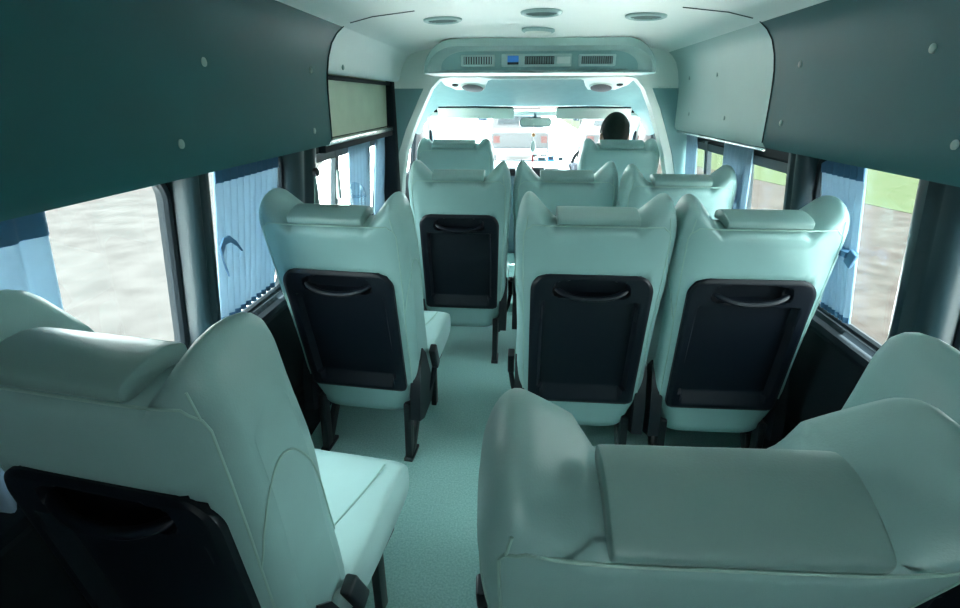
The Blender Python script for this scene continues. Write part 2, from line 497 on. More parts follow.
# upper side panels, curving into the ceiling
PROF = [(.898, 1.172), (.85, 1.166), (.802, 1.168), (.791, 1.185), (.790, 1.24), (.789, 1.30), (.787, 1.36), (.782, 1.42), (.772, 1.47), (.755, 1.515), (.733, 1.545), (.705, 1.568)]
def sweep(name, prof, y0, y1, m, side, t=.012, nseg=8, parent=None):
    mb = MB(); n = len(prof); rings = []
    outp = []
    for i, (x, z) in enumerate(prof):
        a = Vector(prof[max(i-1, 0)]); b = Vector(prof[min(i+1, n-1)]); d = (b-a).normalized()
        outp.append((x+d.y*t, z-d.x*t))
    loop = list(prof)+outp[::-1]
    for k in range(nseg+1):
        y = y0+(y1-y0)*k/nseg
        rings.append([Vector((side*x, y, z)) for x, z in loop])
    mb.loft(rings); return mb.build(name, m, parent, True, 45)
def clip(parent, side, y, z):
    x = interp([(z_, x_) for x_, z_ in PROF[3:]], z)
    cb = MB(); cb.lathe((side*(x+.002), y, z), [(.010, 0), (.010, .004), (.007, .0055)], (-side, 0, 0), 14)
    cb.build('trim_clip', M['clip'], parent)
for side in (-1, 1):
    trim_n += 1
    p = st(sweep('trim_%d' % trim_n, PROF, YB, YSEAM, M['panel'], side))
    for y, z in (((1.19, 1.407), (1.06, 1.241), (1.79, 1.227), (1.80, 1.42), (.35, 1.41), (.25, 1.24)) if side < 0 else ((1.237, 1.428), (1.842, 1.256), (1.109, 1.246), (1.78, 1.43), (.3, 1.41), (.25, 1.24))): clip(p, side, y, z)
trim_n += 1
p = st(sweep('trim_%d' % trim_n, PROF, YSEAM+.004, YA, M['frontpanel_lit'], 1))
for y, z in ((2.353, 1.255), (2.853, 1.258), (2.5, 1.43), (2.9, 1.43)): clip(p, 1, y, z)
# header over the sliding door
trim_n += 1
p = st(sweep('trim_%d' % trim_n, [(.885, 1.425), (.80, 1.42), (.783, 1.432), (.777, 1.455), (.768, 1.485), (.752, 1.518), (.733, 1.545), (.705, 1.568)], YSEAM+.004, YA, M['ceiling'], -1))
clip(p, -1, 2.12, 1.445)
# ceiling
CE = [(-.715, 1.562), (-.68, 1.578), (-.60, 1.596), (-.45, 1.612), (-.25, 1.618), (0, 1.620), (.25, 1.618), (.45, 1.612), (.60, 1.596), (.68, 1.578), (.715, 1.562)]
mb = MB(); rings = []
for k in range(13):
    y = YB+(YA+.03-YB)*k/12; dz = -.018*sstep(1.9, 3.0, y)
    rings.append([Vector((x, y, z+dz*(1-abs(x)/.72))) for x, z in CE]+[Vector((x, y, z+.03)) for x, z in CE[::-1]])
mb.loft(rings); ceil = st(mb.build('ceiling', M['ceiling'], None, True, 45))
# seam bead across roof and panels
trim_n += 1
mb = MB()
mb.tube([(x, YSEAM+.002, z-.001) for x, z in CE[1:4]], .0022, 6); mb.tube([(x, YSEAM+.002, z-.001) for x, z in CE[-4:-1]], .0022, 6)
mb.tube([(x-.0005, YSEAM+.002, z) for x, z in PROF[3:]], .0028, 6)
mb.tube([(-x+.0005, YSEAM+.002, z) for x, z in PROF[3:]], .0028, 6)
st(mb.build('trim_%d' % trim_n, M['pillar']))
# bright rail under the right panel and above the sliding door
for (side, y0, y1) in ((1, 1.98, 3.08),):
    trim_n += 1
    mb = MB(); mb.box((side*.812, (y0+y1)/2, 1.158), (.016, y1-y0, .008), None, .002)
    st(mb.build('trim_%d' % trim_n, M['chrome']))

# sliding door upper panel (left)
door = empty('door_1', (-.84, 2.5, 0)); st(door)
def off(mb, v): mb.v = [p-Vector(v) for p in mb.v]; return mb
O = (-.84, 2.5, 0)
mb = MB(); mb.prism([(-.848, YSEAM-.03, 1.185), (-.848, 3.07, 1.185), (-.840, 3.07, 1.43), (-.840, YSEAM-.03, 1.43)], (-.03, 0, 0))
off(mb, O).build('upper_panel', M['cream'], door, False)
mb = MB(); mb.box((-.826, 2.48, 1.172), (.03, 1.06, .022), None, .005); off(mb, O).build('chrome_rail', M['chrome'], door)
mb = MB(); mb.box((-.828, 2.48, 1.408), (.026, 1.06, .016), None, .004); mb.box((-.834, 2.48, 1.15), (.03, 1.06, .03), None, .004); mb.box((-.850, 3.04, 1.05), (.09, .07, .78), None, .01); off(mb, O).build('door_seal', M['rubber'], door)
mb = MB(); mb.tube([(-.82, 1.945, 1.17), (-.80, 1.947, 1.30), (-.79, 1.948, 1.42)], .009, 8); off(mb, O).build('door_edge', M['rubber'], door)

xs = lambda z: xb(z)+.03
bo = [(-.96, 0), (.96, 0), (.96, .68), (.90, 1.2), (.82, 1.45), (.72, 1.62), (.4, 1.66), (-.4, 1.66), (-.72, 1.62), (-.82, 1.45), (-.90, 1.2), (-.96, .68)]
hole = rrect(-.20, .50, .90, 1.22, .08)
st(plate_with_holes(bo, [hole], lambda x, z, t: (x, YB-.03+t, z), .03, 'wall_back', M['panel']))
win_n += 1
fr = MB(); fr.tube([(x, YB-.012, z) for x, z in hole], .015, 8, closed=True); frame = st(fr.build('window_%d' % win_n, M['rubber']))
gl = MB(); gl.prism([(x, YB-.02, z) for x, z in hole], (0, .004, 0)); gl.build('pane', M['glass'], frame, False)

# cab arch (front bulkhead opening)
opn = [(-.845, .05), (-.82, .40), (-.815, .70), (-.80, .86), (-.765, 1.03), (-.715, 1.16), (-.655, 1.28), (-.60, 1.385), (-.55, 1.435), (-.48, 1.448), (.48, 1.448), (.55, 1.435), (.60, 1.385), (.655, 1.28), (.705, 1.16), (.755, 1.03), (.79, .90), (.81, .70), (.82, .40), (.845, .05)]
oo = [(-.96, .04), (-.96, .68), (-.90, 1.2), (-.84, 1.45), (-.74, 1.58), (-.6, 1.63), (0, 1.65), (.6, 1.63), (.74, 1.58), (.84, 1.45), (.90, 1.2), (.96, .68), (.96, .04)]
aw = st(plate_with_holes(oo+opn[::-1], [], lambda x, z, t: (x, YA+t, z), .10, 'wall_front', M['archtrim']))
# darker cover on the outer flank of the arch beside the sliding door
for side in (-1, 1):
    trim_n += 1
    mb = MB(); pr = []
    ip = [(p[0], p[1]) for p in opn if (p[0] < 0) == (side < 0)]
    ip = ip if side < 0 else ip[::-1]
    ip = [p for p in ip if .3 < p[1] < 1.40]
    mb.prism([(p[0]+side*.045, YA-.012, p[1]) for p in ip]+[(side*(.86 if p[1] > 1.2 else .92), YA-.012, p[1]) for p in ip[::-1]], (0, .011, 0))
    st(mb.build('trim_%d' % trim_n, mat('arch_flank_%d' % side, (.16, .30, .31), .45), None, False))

# cab headliner: raked surface with recessed blue centre and rolled edges
mb = MB(); g = []
def hz(y): return 1.452-.012*(y-3.1)-.165*sstep(3.15, 4.02, y)*.98
for i in range(15):
    y = 3.12+i/14*.93; row = []
    for j in range(25):
        u = -1+2*j/24; x = u*(.86); z = hz(y)
        z -= .20*max(0, (abs(u)-.78)/.22)**2
        row.append(Vector((x, y, z)))
    g.append(row)
mb.grid(g); top = [[v+Vector((0, 0, .02)) for v in r] for r in g]; mb.grid(top)
st(mb.build('ceiling_cab', M['headliner'], None, True, 50))
# cream front rail of the headliner above the windscreen
trim_n += 1
mb = MB(); mb.tube([(-.80+1.6*k/16, 4.06-.03*abs(-1+k/8)**2, 1.232-.022*abs(-1+k/8)**2) for k in range(17)], .028, 10, .8); st(mb.build('trim_%d' % trim_n, M['archtrim']))
# pale strip behind the console carrying the speakers
trim_n += 1
mb = MB(); g = []
for i in range(5):
    row = []
    for j in range(41):
        x = -.56+1.12*j/40; y0 = 3.10
        dep = .035+.10*(1-sstep(.30, .40, abs(x))) * 0 + .36*sstep(.24, .34, abs(x))*(1-.25*sstep(.50, .56, abs(x)))
        y = y0+dep*i/4
        row.append(Vector((x, y, hz(y)-.008-.01*(i in (1, 2, 3))-.20*max(0, (abs(x/.86)-.78)/.22)**2)))
    g.append(row)
mb.grid(g); mb.grid([[v+Vector((0, 0, .006)) for v in r] for r in g]); st(mb.build('trim_%d' % trim_n, M['archtrim'], None, True, 60))

# front: A pillars, windscreen, dash
for side in (-1, 1):
    trim_n += 1
    mb = MB(); mb.tube([(side*.775, 4.02, 1.26), (side*.80, 4.20, 1.13), (side*.835, 4.45, .98), (side*.86, 4.70, .82)], .035, 10); st(mb.build('trim_%d' % trim_n, M['archtrim']))
win_n += 1
fr = MB()
wsb = [(-.86+1.72*k/16, 4.80-.22*abs(-1+k/8)**2.2, .80) for k in range(17)]; wst = [(-.78+1.56*k/16, 4.12-.10*abs(-1+k/8)**2.2, 1.245) for k in range(17)]
fr.tube(wsb+wst[::-1], .012, 8, closed=True); frame = st(fr.build('window_%d' % win_n, M['rubber']))
gl = MB(); g = [[Vector(a).lerp(Vector(b), t/8) for a, b in zip(wsb, wst)] for t in range(9)]
gl.grid(g); gl.build('pane', M['glass'], frame)
st_roof = MB(); st_roof.box((0, 4.82, .40), (1.86, .04, .80)); st(st_roof.build('wall_front_cab', M['wall'], None, False))

dash = empty('dashboard', (0, 4.3, .060))
mb = MB(); rings = []
for k in range(25):
    x = -.86+1.72*k/24
    hump = .05*math.exp(-((x-.47)/.2)**2)+.015*math.exp(-((x)/.16)**2)
    prof = [(4.76, .06), (4.76, .80), (4.55, .825), (4.30, .835+hump*.9), (4.17, .825+hump), (4.10, .79+hump), (4.06, .70), (4.10, .60), (4.14, .40), (4.30, .06)]
    rings.append([Vector((x, y-4.3, max(.001, z-.060))) for y, z in prof])
mb.loft(rings); mb.build('body', M['dash'], dash, True, 40)
mb = MB(); mb.box((0, -.205, .70), (.22, .05, .14), None, .01); mb.build('radio_panel', M['black'], dash)
mb = MB(); mb.box((.49, -.215, .845), (.26, .05, .05), Matrix.Rotation(math.radians(-20), 3, 'X'), .01); mb.build('gauge_cluster', M['carglass'], dash)
for x in (-.62, -.17, .17, .74):
    mb = MB(); mb.box((x, -.215, .735), (.11, .04, .06), None, .008)
    for q in range(4): mb.box((x, -.24, .712+.015*q), (.10, .008, .004))
    mb.build('air_vent', M['black'], dash)
tag(dash, 'dark dashboard across the cab under the bright windscreen', 'dashboard')
# steering wheel
sw = empty('steering_wheel', (.50, 3.98, .84)); sw.rotation_euler = (math.radians(-32), 0, 0)
mb = MB(); mb.tube([(.19*math.cos(2*PI*k/32), 0, .19*math.sin(2*PI*k/32)) for k in range(32)], .014, 10, closed=True); mb.build('rim', M['black'], sw)
mb = MB(); mb.sphere((0, .03, 0), (.07, .03, .06)); mb.build('hub', M['black'], sw)
for a in (0, PI, -PI/2):
    mb = MB(); mb.tube([(.05*math.cos(a), .03, .05*math.sin(a)), (.185*math.cos(a), 0, .185*math.sin(a))], .013, 8); mb.build('spoke', M['black'], sw)
mb = MB(); mb.tube([(0, .03, 0), (0, .10, 0)], .035, 12); mb.build('column', M['black'], sw)
tag(sw, 'black steering wheel in front of the driver', 'steering wheel')
# little things standing on the dash
for i, (x, z, m, d, nm, lab, cat) in enumerate((
        (.17, .862, 'display', (.055, .03, .05), 'meter_box', 'small blue meter box standing on the dashboard centre', 'meter'),
        (.25, .862, 'white', (.05, .03, .045), 'card_box', 'small white box on the dashboard beside the blue meter', 'box'),
        (.095, .85, 'dash', (.07, .04, .04), 'tissue_box', 'grey tissue box on the dashboard left of the blue meter', 'box'))):
    o = empty(nm, (x, 4.33, .848))
    mb = MB(); mb.box((0, 0, d[2]/2), d, None, .006); mb.build('body', M[m], o)
    mb = MB(); mb.box((0, -d[1]/2-.001, d[2]*.55), (d[0]*.7, .003, d[2]*.5), None, .001); mb.build('front_face', M['carglass'], o)
    tag(o, lab, cat)

# sun visors
for side, (xa, xz), lab in ((-1, (-.70, -.135), 'cream sun visor above the front passenger side of the windscreen'), (1, (.17, .705), 'cream sun visor above the driver head')):
    xc = (xa+xz)/2; o = empty('sun_visor', (xc, 3.90, 1.268))
    rt_ = Matrix.Rotation(math.radians(28), 3, 'X')
    mb = MB(); mb.box((0, .028, -.034), (xz-xa, .016, .085), rt_, .007); mb.build('visor_board', M['visor'], o)
    mb = MB(); mb.tube([(-(xz-xa)/2+.01, .002, .004), (0, .001, .009), ((xz-xa)/2-.01, .002, .004)], .006, 8); mb.build('pivot_rod', M['pillar'], o)
    tag(o, lab, 'sun visor', 'sun visors')
# interior mirror
mr = empty('rear_view_mirror', (.025, 3.93, 1.172))
rz_ = Matrix.Rotation(math.radians(8), 4, 'Z') @ Matrix.Rotation(math.radians(-9), 4, 'X')
mb = MB(); mb.prism([(x, 0, z) for x, z in rrect(-.118, .118, -.033, .033, .024)], (0, .03, 0)); mb.xf(rz_).build('housing', M['dash'], mr)
mb = MB(); mb.prism([(x, -.003, z) for x, z in rrect(-.110, .110, -.026, .026, .020)], (0, .0025, 0)); mb.xf(rz_).build('mirror_glass', M['mirror'], mr, False)
mb = MB(); mb.tube([(-.005, .03, .0), (-.005, .06, .035), (-.005, .08, .06)], .010, 8); mb.sphere((-.005, .03, .03), .016); mb.build('mount_arm', M['dash'], mr)
tag(mr, 'small rear view mirror hanging at the top centre of the windscreen', 'mirror')
# charm hanging from the mirror
ch = empty('hanging_charm', (.012, 3.90, .93))
mb = MB(); mb.tube([(0, 0, .235), (0, 0, .10)], .0012, 6); mb.build('string', M['white'], ch)
mb = MB(); mb.lathe((0, 0, .155), [(.002, .014), (.011, .010), (.013, 0), (.010, -.010), (.002, -.014)], n=14); mb.build('bead', M['orange'], ch)
mb = MB(); mb.lathe((0, 0, .075), [(.002, .045), (.016, .030), (.026, .0), (.026, -.02), (.014, -.036), (.004, -.042)], n=18, sy=.5); mb.build('pendant', M['trimlight'], ch)
mb = MB()
for k in range(7): mb.tube([(0, 0, .036), (.006*math.cos(k*.9), .006*math.sin(k*.9), -.03), (.007*math.cos(k*.9), .007*math.sin(k*.9), -.085)], .0022, 5)
mb.build('tassel', M['red'], ch)
tag(ch, 'small pale charm with a red tassel hanging below the mirror', 'charm')

# ------------------------------------------------------------------ roof fittings
def roof_z(x, y):
    return interp(CE, x)-.018*sstep(1.9, 3.0, y)*(1-abs(x)/.72)
vents = [(-.385, 2.17, 'round grey roof vent left of the ceiling centre'), (-.012, 2.06, 'round grey roof vent at the ceiling centre, above the small lamp'), (.372, 2.14, 'round grey roof vent right of the ceiling centre')]
def make_vent():
    o = empty('roof_vent')
    mb = MB(); n = 28
    prof = [(.056, .001), (.072, .001), (.075, -.004), (.073, -.010), (.064, -.013), (.057, -.010), (.055, -.002)]
    mb.loft([[Vector((r*math.cos(2*PI*j/n), r*math.sin(2*PI*j/n), h)) for j in range(n)] for r, h in prof+[prof[0]]], cap=False); mb.build('rim', M['console'], o)
    mb = MB(); mb.lathe((0, 0, -.001), [(.058, 0), (.058, -.002)], n=24); mb.build('backing', M['black'], o)
    for k in range(-3, 4):
        x = .0145*k; h = math.sqrt(.055**2-x*x)
        mb = MB(); mb.box((0, x, -.006), (2*h, .007, .003), Matrix.Rotation(-.5, 3, 'X')); mb.build('slat', M['slat'], o)
    return o
v0 = make_vent()
for i, (x, y, lab) in enumerate(vents):
    o = v0 if i == 0 else copy_tree(v0)
    o.location = (x, y, roof_z(x, y)+.002); tag(o, lab, 'roof vent', 'round roof vents')
    o.rotation_euler = (0, math.atan((roof_z(x+.01, y)-roof_z(x-.01, y))/.02)*-1, 0)
lamp = empty('dome_lamp', (-.012, 2.48, roof_z(0, 2.48)+.001))
mb = MB(); mb.lathe((0, 0, 0), [(.082, .001), (.082, -.008), (.074, -.013), (.066, -.013), (.066, -.004)], n=30, sy=.75); mb.build('housing', M['console'], lamp)
mb = MB(); mb.lathe((0, 0, -.008), [(.066, .004), (.066, -.006), (.055, -.011), (.02, -.013)], n=30, sy=.75); mb.build('lens', M['lens'], lamp)
tag(lamp, 'small oval dome lamp with pale lens just behind the overhead console', 'lamp')

# overhead console
con = empty('overhead_console', (0, 2.74, 1.448))
def con_out(r0, hwid, h, n=10, dz=0):
    p = [(-hwid, dz), (-hwid*1.0, dz+.012)]
    for k in range(n+1):
        a = PI-PI/2*k/n; p.append((-hwid+r0+r0*math.cos(a), dz+h-(h-.014)*(1-math.sin(a))))
    p += [(-x, z) for x, z in p[::-1]]
    return p
mb = MB()
o1 = con_out(.16, .575, .158)
o2 = con_out(.15, .552, .118, dz=.004); o3 = con_out(.13, .500, .088, dz=.014)
lay = [(o1, .34), (o1, .03), ([(x*.995, z) for x, z in o1], .012), ([(x*.985, z*.97+.002) for x, z in o1], 0), (o2, 0), ([(x*.99, z*.985) for x, z in o2], .006), (o3, .022)]
mb.loft([[Vector((x, y, z)) for x, z in l] for l, y in lay]); mb.build('body', M['console'], con, True, 35)
mb = MB(); mb.prism([(x*.97, .018, z*.96+.002) for x, z in o3], (0, .010, 0)); face = mb.build('face_panel', M['console_face'], con, True, 30)
def slatvent(x0, x1, n, dark):
    vm = MB(); vm.box(((x0+x1)/2, .013, .058), (x1-x0, .014, .052), Matrix.Rotation(0, 3, 'X'), .005); ve = vm.build('vent_surround', M['console'], face)
    vm = MB(); vm.box(((x0+x1)/2, .006, .058), (x1-x0-.03, .004, .034), None, .001); vm.build('opening', M['black'], ve)
    for k in range(n):
        vm = MB(); vm.box((x0+.022+(x1-x0-.044)*k/(n-1), .003, .058), (.0055, .006, .032), Matrix.Rotation(.4, 3, 'Z')); vm.build('slat', M['slat'] if not dark else M['console'], ve)
slatvent(-.385, -.215, 11, True); slatvent(.195, .375, 14, False)
vm = MB(); vm.box((-.01, .012, .058), (.345, .014, .058), None, .006); cp = vm.build('control_panel', M['console'], con)
vm = MB(); vm.box((-.125, .003, .064), (.055, .004, .030), None, .002); vm.build('display', M['display'], cp)
vm = MB(); vm.box((-.125, .003, .045), (.055, .004, .012), None, .002); vm.build('button', M['carglass'], cp)
vm = MB(); vm.box((.005, .004, .058), (.145, .004, .036), None, .002); vm.build('opening', M['black'], cp)
for k in range(12):
    vm = MB(); vm.box((-.06+.13*k/11, .001, .058), (.006, .006, .030), Matrix.Rotation(.4, 3, 'Z')); vm.build('slat', M['slat'], cp)
vm = MB(); vm.box((.122, .003, .058), (.065, .004, .030), None, .002); vm.build('blank_cover', M['trimlight'], cp)
tag(con, 'grey overhead air conditioning console with slatted vents across the ceiling', 'console')

# speakers in the cab headliner
for x, lab in ((-.385, 'oval grey speaker on the left below the overhead console'), (.40, 'oval grey speaker on the right below the overhead console')):
    y = 3.37; z = hz(y)-.016; o = empty('ceiling_speaker', (x, y, z)); o.rotation_euler = (math.radians(-18), 0, 0)
    mb = MB(); mb.lathe((0, 0, 0), [(.080, .02), (.082, -.008), (.074, -.016)], n=28, sy=.85, ax=(0, 0, 1)); mb.build('surround', M['archtrim'], o)
    mb = MB(); mb.lathe((0, 0, -.012), [(.072, .004), (.070, -.006), (.05, -.011), (.01, -.013)], n=28, sy=.85); mb.build('speaker_grille', M['speaker'], o)
    mb = MB(); s = -1 if x < 0 else 1; mb.lathe((s*.105, -.035, -.004), [(.020, .01), (.020, -.008), (.012, -.012)], n=14); mb.build('tweeter', M['black'], o)
    tag(o, lab, 'speaker', 'headliner speakers')

# ------------------------------------------------------------------ curtains
def curtain(name_label, side, yt, yb, zt, zb, n, band=True, xoff=.0, tie=None, amp=.008, pinch=0., hem=False):
    """yt=(rear, front) at the top, yb at the bottom"""
    yc = sum(yt)/2; o = empty('window_curtain', (side*.874, yc, zb))
    def surf(u, v, t):
        w = .5+.5*math.cos(PI*min(1, abs(v-.55)/.5)) if pinch else 0
        y0 = yt[0]*(1-v)+yb[0]*v; y1 = yt[1]*(1-v)+yb[1]*v
        ym = (y0+y1)/2; y = ym+(y0+(y1-y0)*u-ym)*(1-pinch*w)
        z = zt+(zb-zt)*v
        a = amp*(.55+.45*sstep(0, .2, v))
        ph = 2*PI*n*u
        x = .886+.040*v+xoff+a*(math.sin(ph)*.8+.2*math.sin(2*ph+1.3*v))
        y += .25*a*math.cos(ph)
        return Vector((side*(x+t), y, z))-o.location
    def sheet(v0, v1, t0, t1, nv, m, nm):
        NU = n*12
        mb = MB()
        A = [[surf(i/NU, v0+(v1-v0)*k/nv, t0) for i in range(NU+1)] for k in range(nv+1)]
        B = [[surf(i/NU, v0+(v1-v0)*k/nv, t1) for i in range(NU+1)] for k in range(nv+1)]
        rings = [a+b[::-1] for a, b in zip(A, B)]
        mb.loft(rings); return mb.build(nm, m, o, True, 60)
    vb = .13 if band else 0
    sheet(0, 1, -.001, .002, 14, M['curtain'], 'cloth')
    if band: sheet(-.01, vb, -.004, -.0015, 3, M['curtain_band'], 'header_band')
    if hem: sheet(.965, 1.0, -.003, -.0012, 1, M['curtain_band'], 'hem')
    if tie:
        kind, v = tie
        if kind == 'strap':   # loose strap with a hanging tail at the rear edge
            y0 = yt[0]*(1-v)+yb[0]*v; z = zt+(zb-zt)*v
            mb = MB()
            path = [(y0+.085, z-.035), (y0+.062, z-.008), (y0+.032, z+.014), (y0+.002, z+.014), (y0-.020, z-.01), (y0-.018, z-.045), (y0-.008, z-.075)]
            wd = [.002, .008, .010, .010, .012, .016, .012]
            rings = [[Vector((side*.895, y, zz+w)), Vector((side*.895, y+w*.3, zz-w)), Vector((side*.890, y+w*.3, zz-w)), Vector((side*.890, y, zz+w))] for (y, zz), w in zip(path, wd)]
            mb.loft([[p-o.location for p in r] for r in rings]); mb.build('tie_strap', M['tie'], o)
        else:
            y0 = yt[0]*(1-v)+yb[0]*v; y1 = yt[1]*(1-v)+yb[1]*v; z = zt+(zb-zt)*v; ym = (y0+y1)/2; h = (y1-y0)/2*(1-pinch)
            mb = MB()
            pth = [(-.018, -h-.004), (-.022, 0), (-.018, h+.004), (.018, h+.004), (.022, 0), (.018, -h-.004)]
            rings = [[Vector((side*(.900+a), ym+b, z+s_*.008)) - o.location for a, b in pth] for s_ in (-1, 1)]
            mb.loft(rings)
            mb.box(Vector((side*.893, ym-h-.016, z-.008))-o.location, (.010, .035, .045), Matrix.Rotation(side*.4, 3, 'X'), .003)
            mb.build('tie_band', M['tie'], o)
    tag(o, name_label, 'curtain', 'blue pleated window curtains')
    return o
curtain('blue pleated curtain with dark header at the rear left window, cut by the frame', -1, (.45, .805), (.45, .775), 1.175, .66, 6, xoff=.008)
curtain('wide blue pleated curtain with dark header and loose tie strap, by the left seat', -1, (1.325, 1.70), (1.275, 1.60), 1.175, .715, 10, xoff=.006, tie=('strap', .50), hem=True)
curtain('blue curtain on the sliding door glass beside the window latch', -1, (2.37, 2.70), (2.40, 2.72), 1.145, .70, 6, band=False, xoff=-.018)
curtain('narrow blue curtain at the front end of the sliding door, by the dark pillar', -1, (2.84, 3.02), (2.82, 3.0), 1.15, .70, 5, band=False, xoff=-.018)
curtain('blue curtain with a tie band beside the right window seat', 1, (1.525, 1.745), (1.46, 1.60), 1.175, .70, 7, tie=('band', .56), pinch=.0, hem=True, xoff=.008)
curtain('blue curtain hanging in the middle of the long right window', 1, (2.19, 2.50), (2.22, 2.47), 1.165, .70, 7, band=False, xoff=-.022)
curtain('blue curtain at the front end of the long right window, behind the driver', 1, (2.91, 3.07), (2.88, 3.05), 1.165, .70, 5, band=False, xoff=-.022)

# shoulder belt at the left pillar
sb = empty('shoulder_belt', (-.81, 1.80, .66))
mb = MB(); rings = []
for y, z, w in ((0, .42, .004), (-.005, .36, .015), (-.02, .28, .026), (-.02, .15, .026), (-.02, 0, .026)):
    rings.append([Vector((0, y-w, z)), Vector((0, y+w, z)), Vector((-.004, y+w, z)), Vector((-.004, y-w, z))])
mb.loft(rings); mb.build('webbing', M['belt'], sb)
mb = MB(); mb.lathe((-.004, 0, .425), [(.016, 0), (.016, .014), (.01, .018)], (1, 0, 0), 14); mb.build('anchor', M['black'], sb)
tag(sb, 'grey seat belt hanging from the pillar beside the left seat', 'seat belt')

# clear plastic cup with a domed lid standing by the sliding door window
bt = empty('plastic_cup', (-.835, 2.30, .743))
mb = MB(); mb.lathe((0, 0, 0), [(.032, 0), (.034, .01), (.046, .16), (.047, .165)], n=20); mb.build('body', M['clearplastic'], bt)
mb = MB(); mb.lathe((0, 0, .165), [(.049, 0), (.048, .008), (.043, .035), (.030, .055), (.010, .064)], n=20); mb.build('domed_lid', M['clearplastic'], bt)
tag(bt, 'clear plastic cup with domed lid standing by the sliding door glass', 'cup')
sh = MB(); sh.box((-.86, 2.3, .733), (.15, .30, .02), None, .006); trim_n += 1; st(sh.build('trim_%d' % trim_n, M['pillar']))

# ------------------------------------------------------------------ driver
dr = MB()
HX, HY, HZ = .530, 3.50, 1.122       # head centre
root = empty('person', (HX, HY+.02, .060)); L0 = Vector(root.location)
bm = bmesh.new()
def skin_body(name, joints, edges, radii, m, parent, root_i=0, sub=2):
    me = bpy.data.meshes.new(name); me.from_pydata([Vector(j)-L0 for j in joints], edges, []); me.update()
    o = bpy.data.objects.new(name, me); COL.objects.link(o); o.parent = parent
    sk = o.modifiers.new('skin', 'SKIN')
    lay = me.skin_vertices[0].data if me.skin_vertices else None
    if lay is None:
        bpy.context.view_layer.objects.active = o
    for i, r in enumerate(radii):
        me.skin_vertices[0].data[i].radius = r if isinstance(r, tuple) else (r, r)
        me.skin_vertices[0].data[i].use_root = (i == root_i)
    ss = o.modifiers.new('sub', 'SUBSURF'); ss.levels = sub; ss.render_levels = sub
    sk.use_smooth_shade = True
    me.materials.append(m); return o
X, Y = HX, HY+.085
J = [(X, Y, .62), (X, Y-.005, .72), (X, Y-.01, .84), (X, Y-.01, .93), (X, Y-.04, .99), (X, Y-.065, 1.04),
     (X-.17, Y, .91), (X-.22, Y+.12, .76), (X-.19, Y+.26, .83), (X-.20, Y+.315, .86),
     (X+.17, Y, .91), (X+.21, Y+.12, .76), (X+.165, Y+.26, .83), (X+.165, Y+.315, .86),
     (X-.10, Y+.05, .60), (X-.13, Y+.34, .60), (X-.12, Y+.38, .28), (X-.12, Y+.43, .12),
     (X+.10, Y+.05, .60), (X+.13, Y+.34, .60), (X+.12, Y+.38, .28), (X+.12, Y+.43, .12)]
E_ = [(0, 1), (1, 2), (2, 3), (3, 4), (4, 5), (3, 6), (6, 7), (7, 8), (8, 9), (3, 10), (10, 11), (11, 12), (12, 13), (0, 14), (14, 15), (15, 16), (16, 17), (0, 18), (18, 19), (19, 20), (20, 21)]
Rd = [(.14, .085), (.14, .085), (.15, .085), (.10, .08), .055, .052, .065, .045, .032, .028, .065, .045, .032, .028, .085, .065, .05, .035, .085, .065, .05, .035]
for s_, bi in ((-1, 9), (1, 13)):       # hands closed on the wheel rim
    w = Vector(J[bi]); b = len(J)
    J.append((w.x, w.y+.045, w.z+.005)); E_.append((bi, b)); Rd.append((.034, .016))
    for k in range(4):
        q = len(J); dx = (-.030+.02*k)
        J += [(w.x+dx, w.y+.080, w.z+.012), (w.x+dx, w.y+.098, w.z-.006), (w.x+dx, w.y+.088, w.z-.026)]
        E_ += [(b, q), (q, q+1), (q+1, q+2)]; Rd += [.010, .009, .008]
    q = len(J); J += [(w.x-s_*.035, w.y+.06, w.z-.012), (w.x-s_*.030, w.y+.085, w.z-.028)]; E_ += [(bi, q), (q, q+1)]; Rd += [.012, .009]
try:
    body = skin_body('body', J, E_, Rd, M['shirt'], root)
except Exception as ex:
    print('SKIN FAIL', ex)
# head: one surface with brow, nose, chin
mb = MB(); rings = []
for i in range(25):
    t = PI*max(.015, min(.985, i/24)); ring = []
    for j in range(32):
        a = 2*PI*j/32
        x = .082*math.sin(t)*math.cos(a); y = .094*math.sin(t)*math.sin(a); z = .118*math.cos(t)
        if z < 0: x *= 1-.30*(z/.118)**2; y *= 1-.12*(z/.118)**2; y += .014*(-z/.118)
        if y > .05:
            y += .020*math.exp(-(x/.011)**2)*math.exp(-((z+.020)/.018)**2)      # nose
            y -= .008*math.exp(-((abs(x)-.030)/.012)**2)*math.exp(-((z-.005)/.010)**2)  # eye sockets
            y += .005*math.exp(-(x/.022)**2)*math.exp(-((z+.062)/.006)**2)      # lips
        ring.append(Vector((HX+x, HY+y, HZ+z))-L0)
    rings.append(ring)
mb.loft(rings)
nk = MB(); mb.tube([Vector((HX, HY+.004, HZ-.06))-L0, Vector((HX, HY+.008, HZ-.12))-L0, Vector((HX, HY+.02, .93))-L0], [.052, .052, .060], 16)
for s_ in (-1, 1):
    mb.sphere(Vector((HX+s_*.087, HY-.012, HZ-.022))-L0, (.010, .019, .031), 10, 8)
head = mb.build('head', M['skin'], root, True, 80)
for s_ in (-1, 1):
    em = MB(); em.sphere(Vector((HX+s_*.030, HY+.080, HZ+.004))-L0, (.012, .008, .007), 10, 8); em.build('eye', M['white'], root)
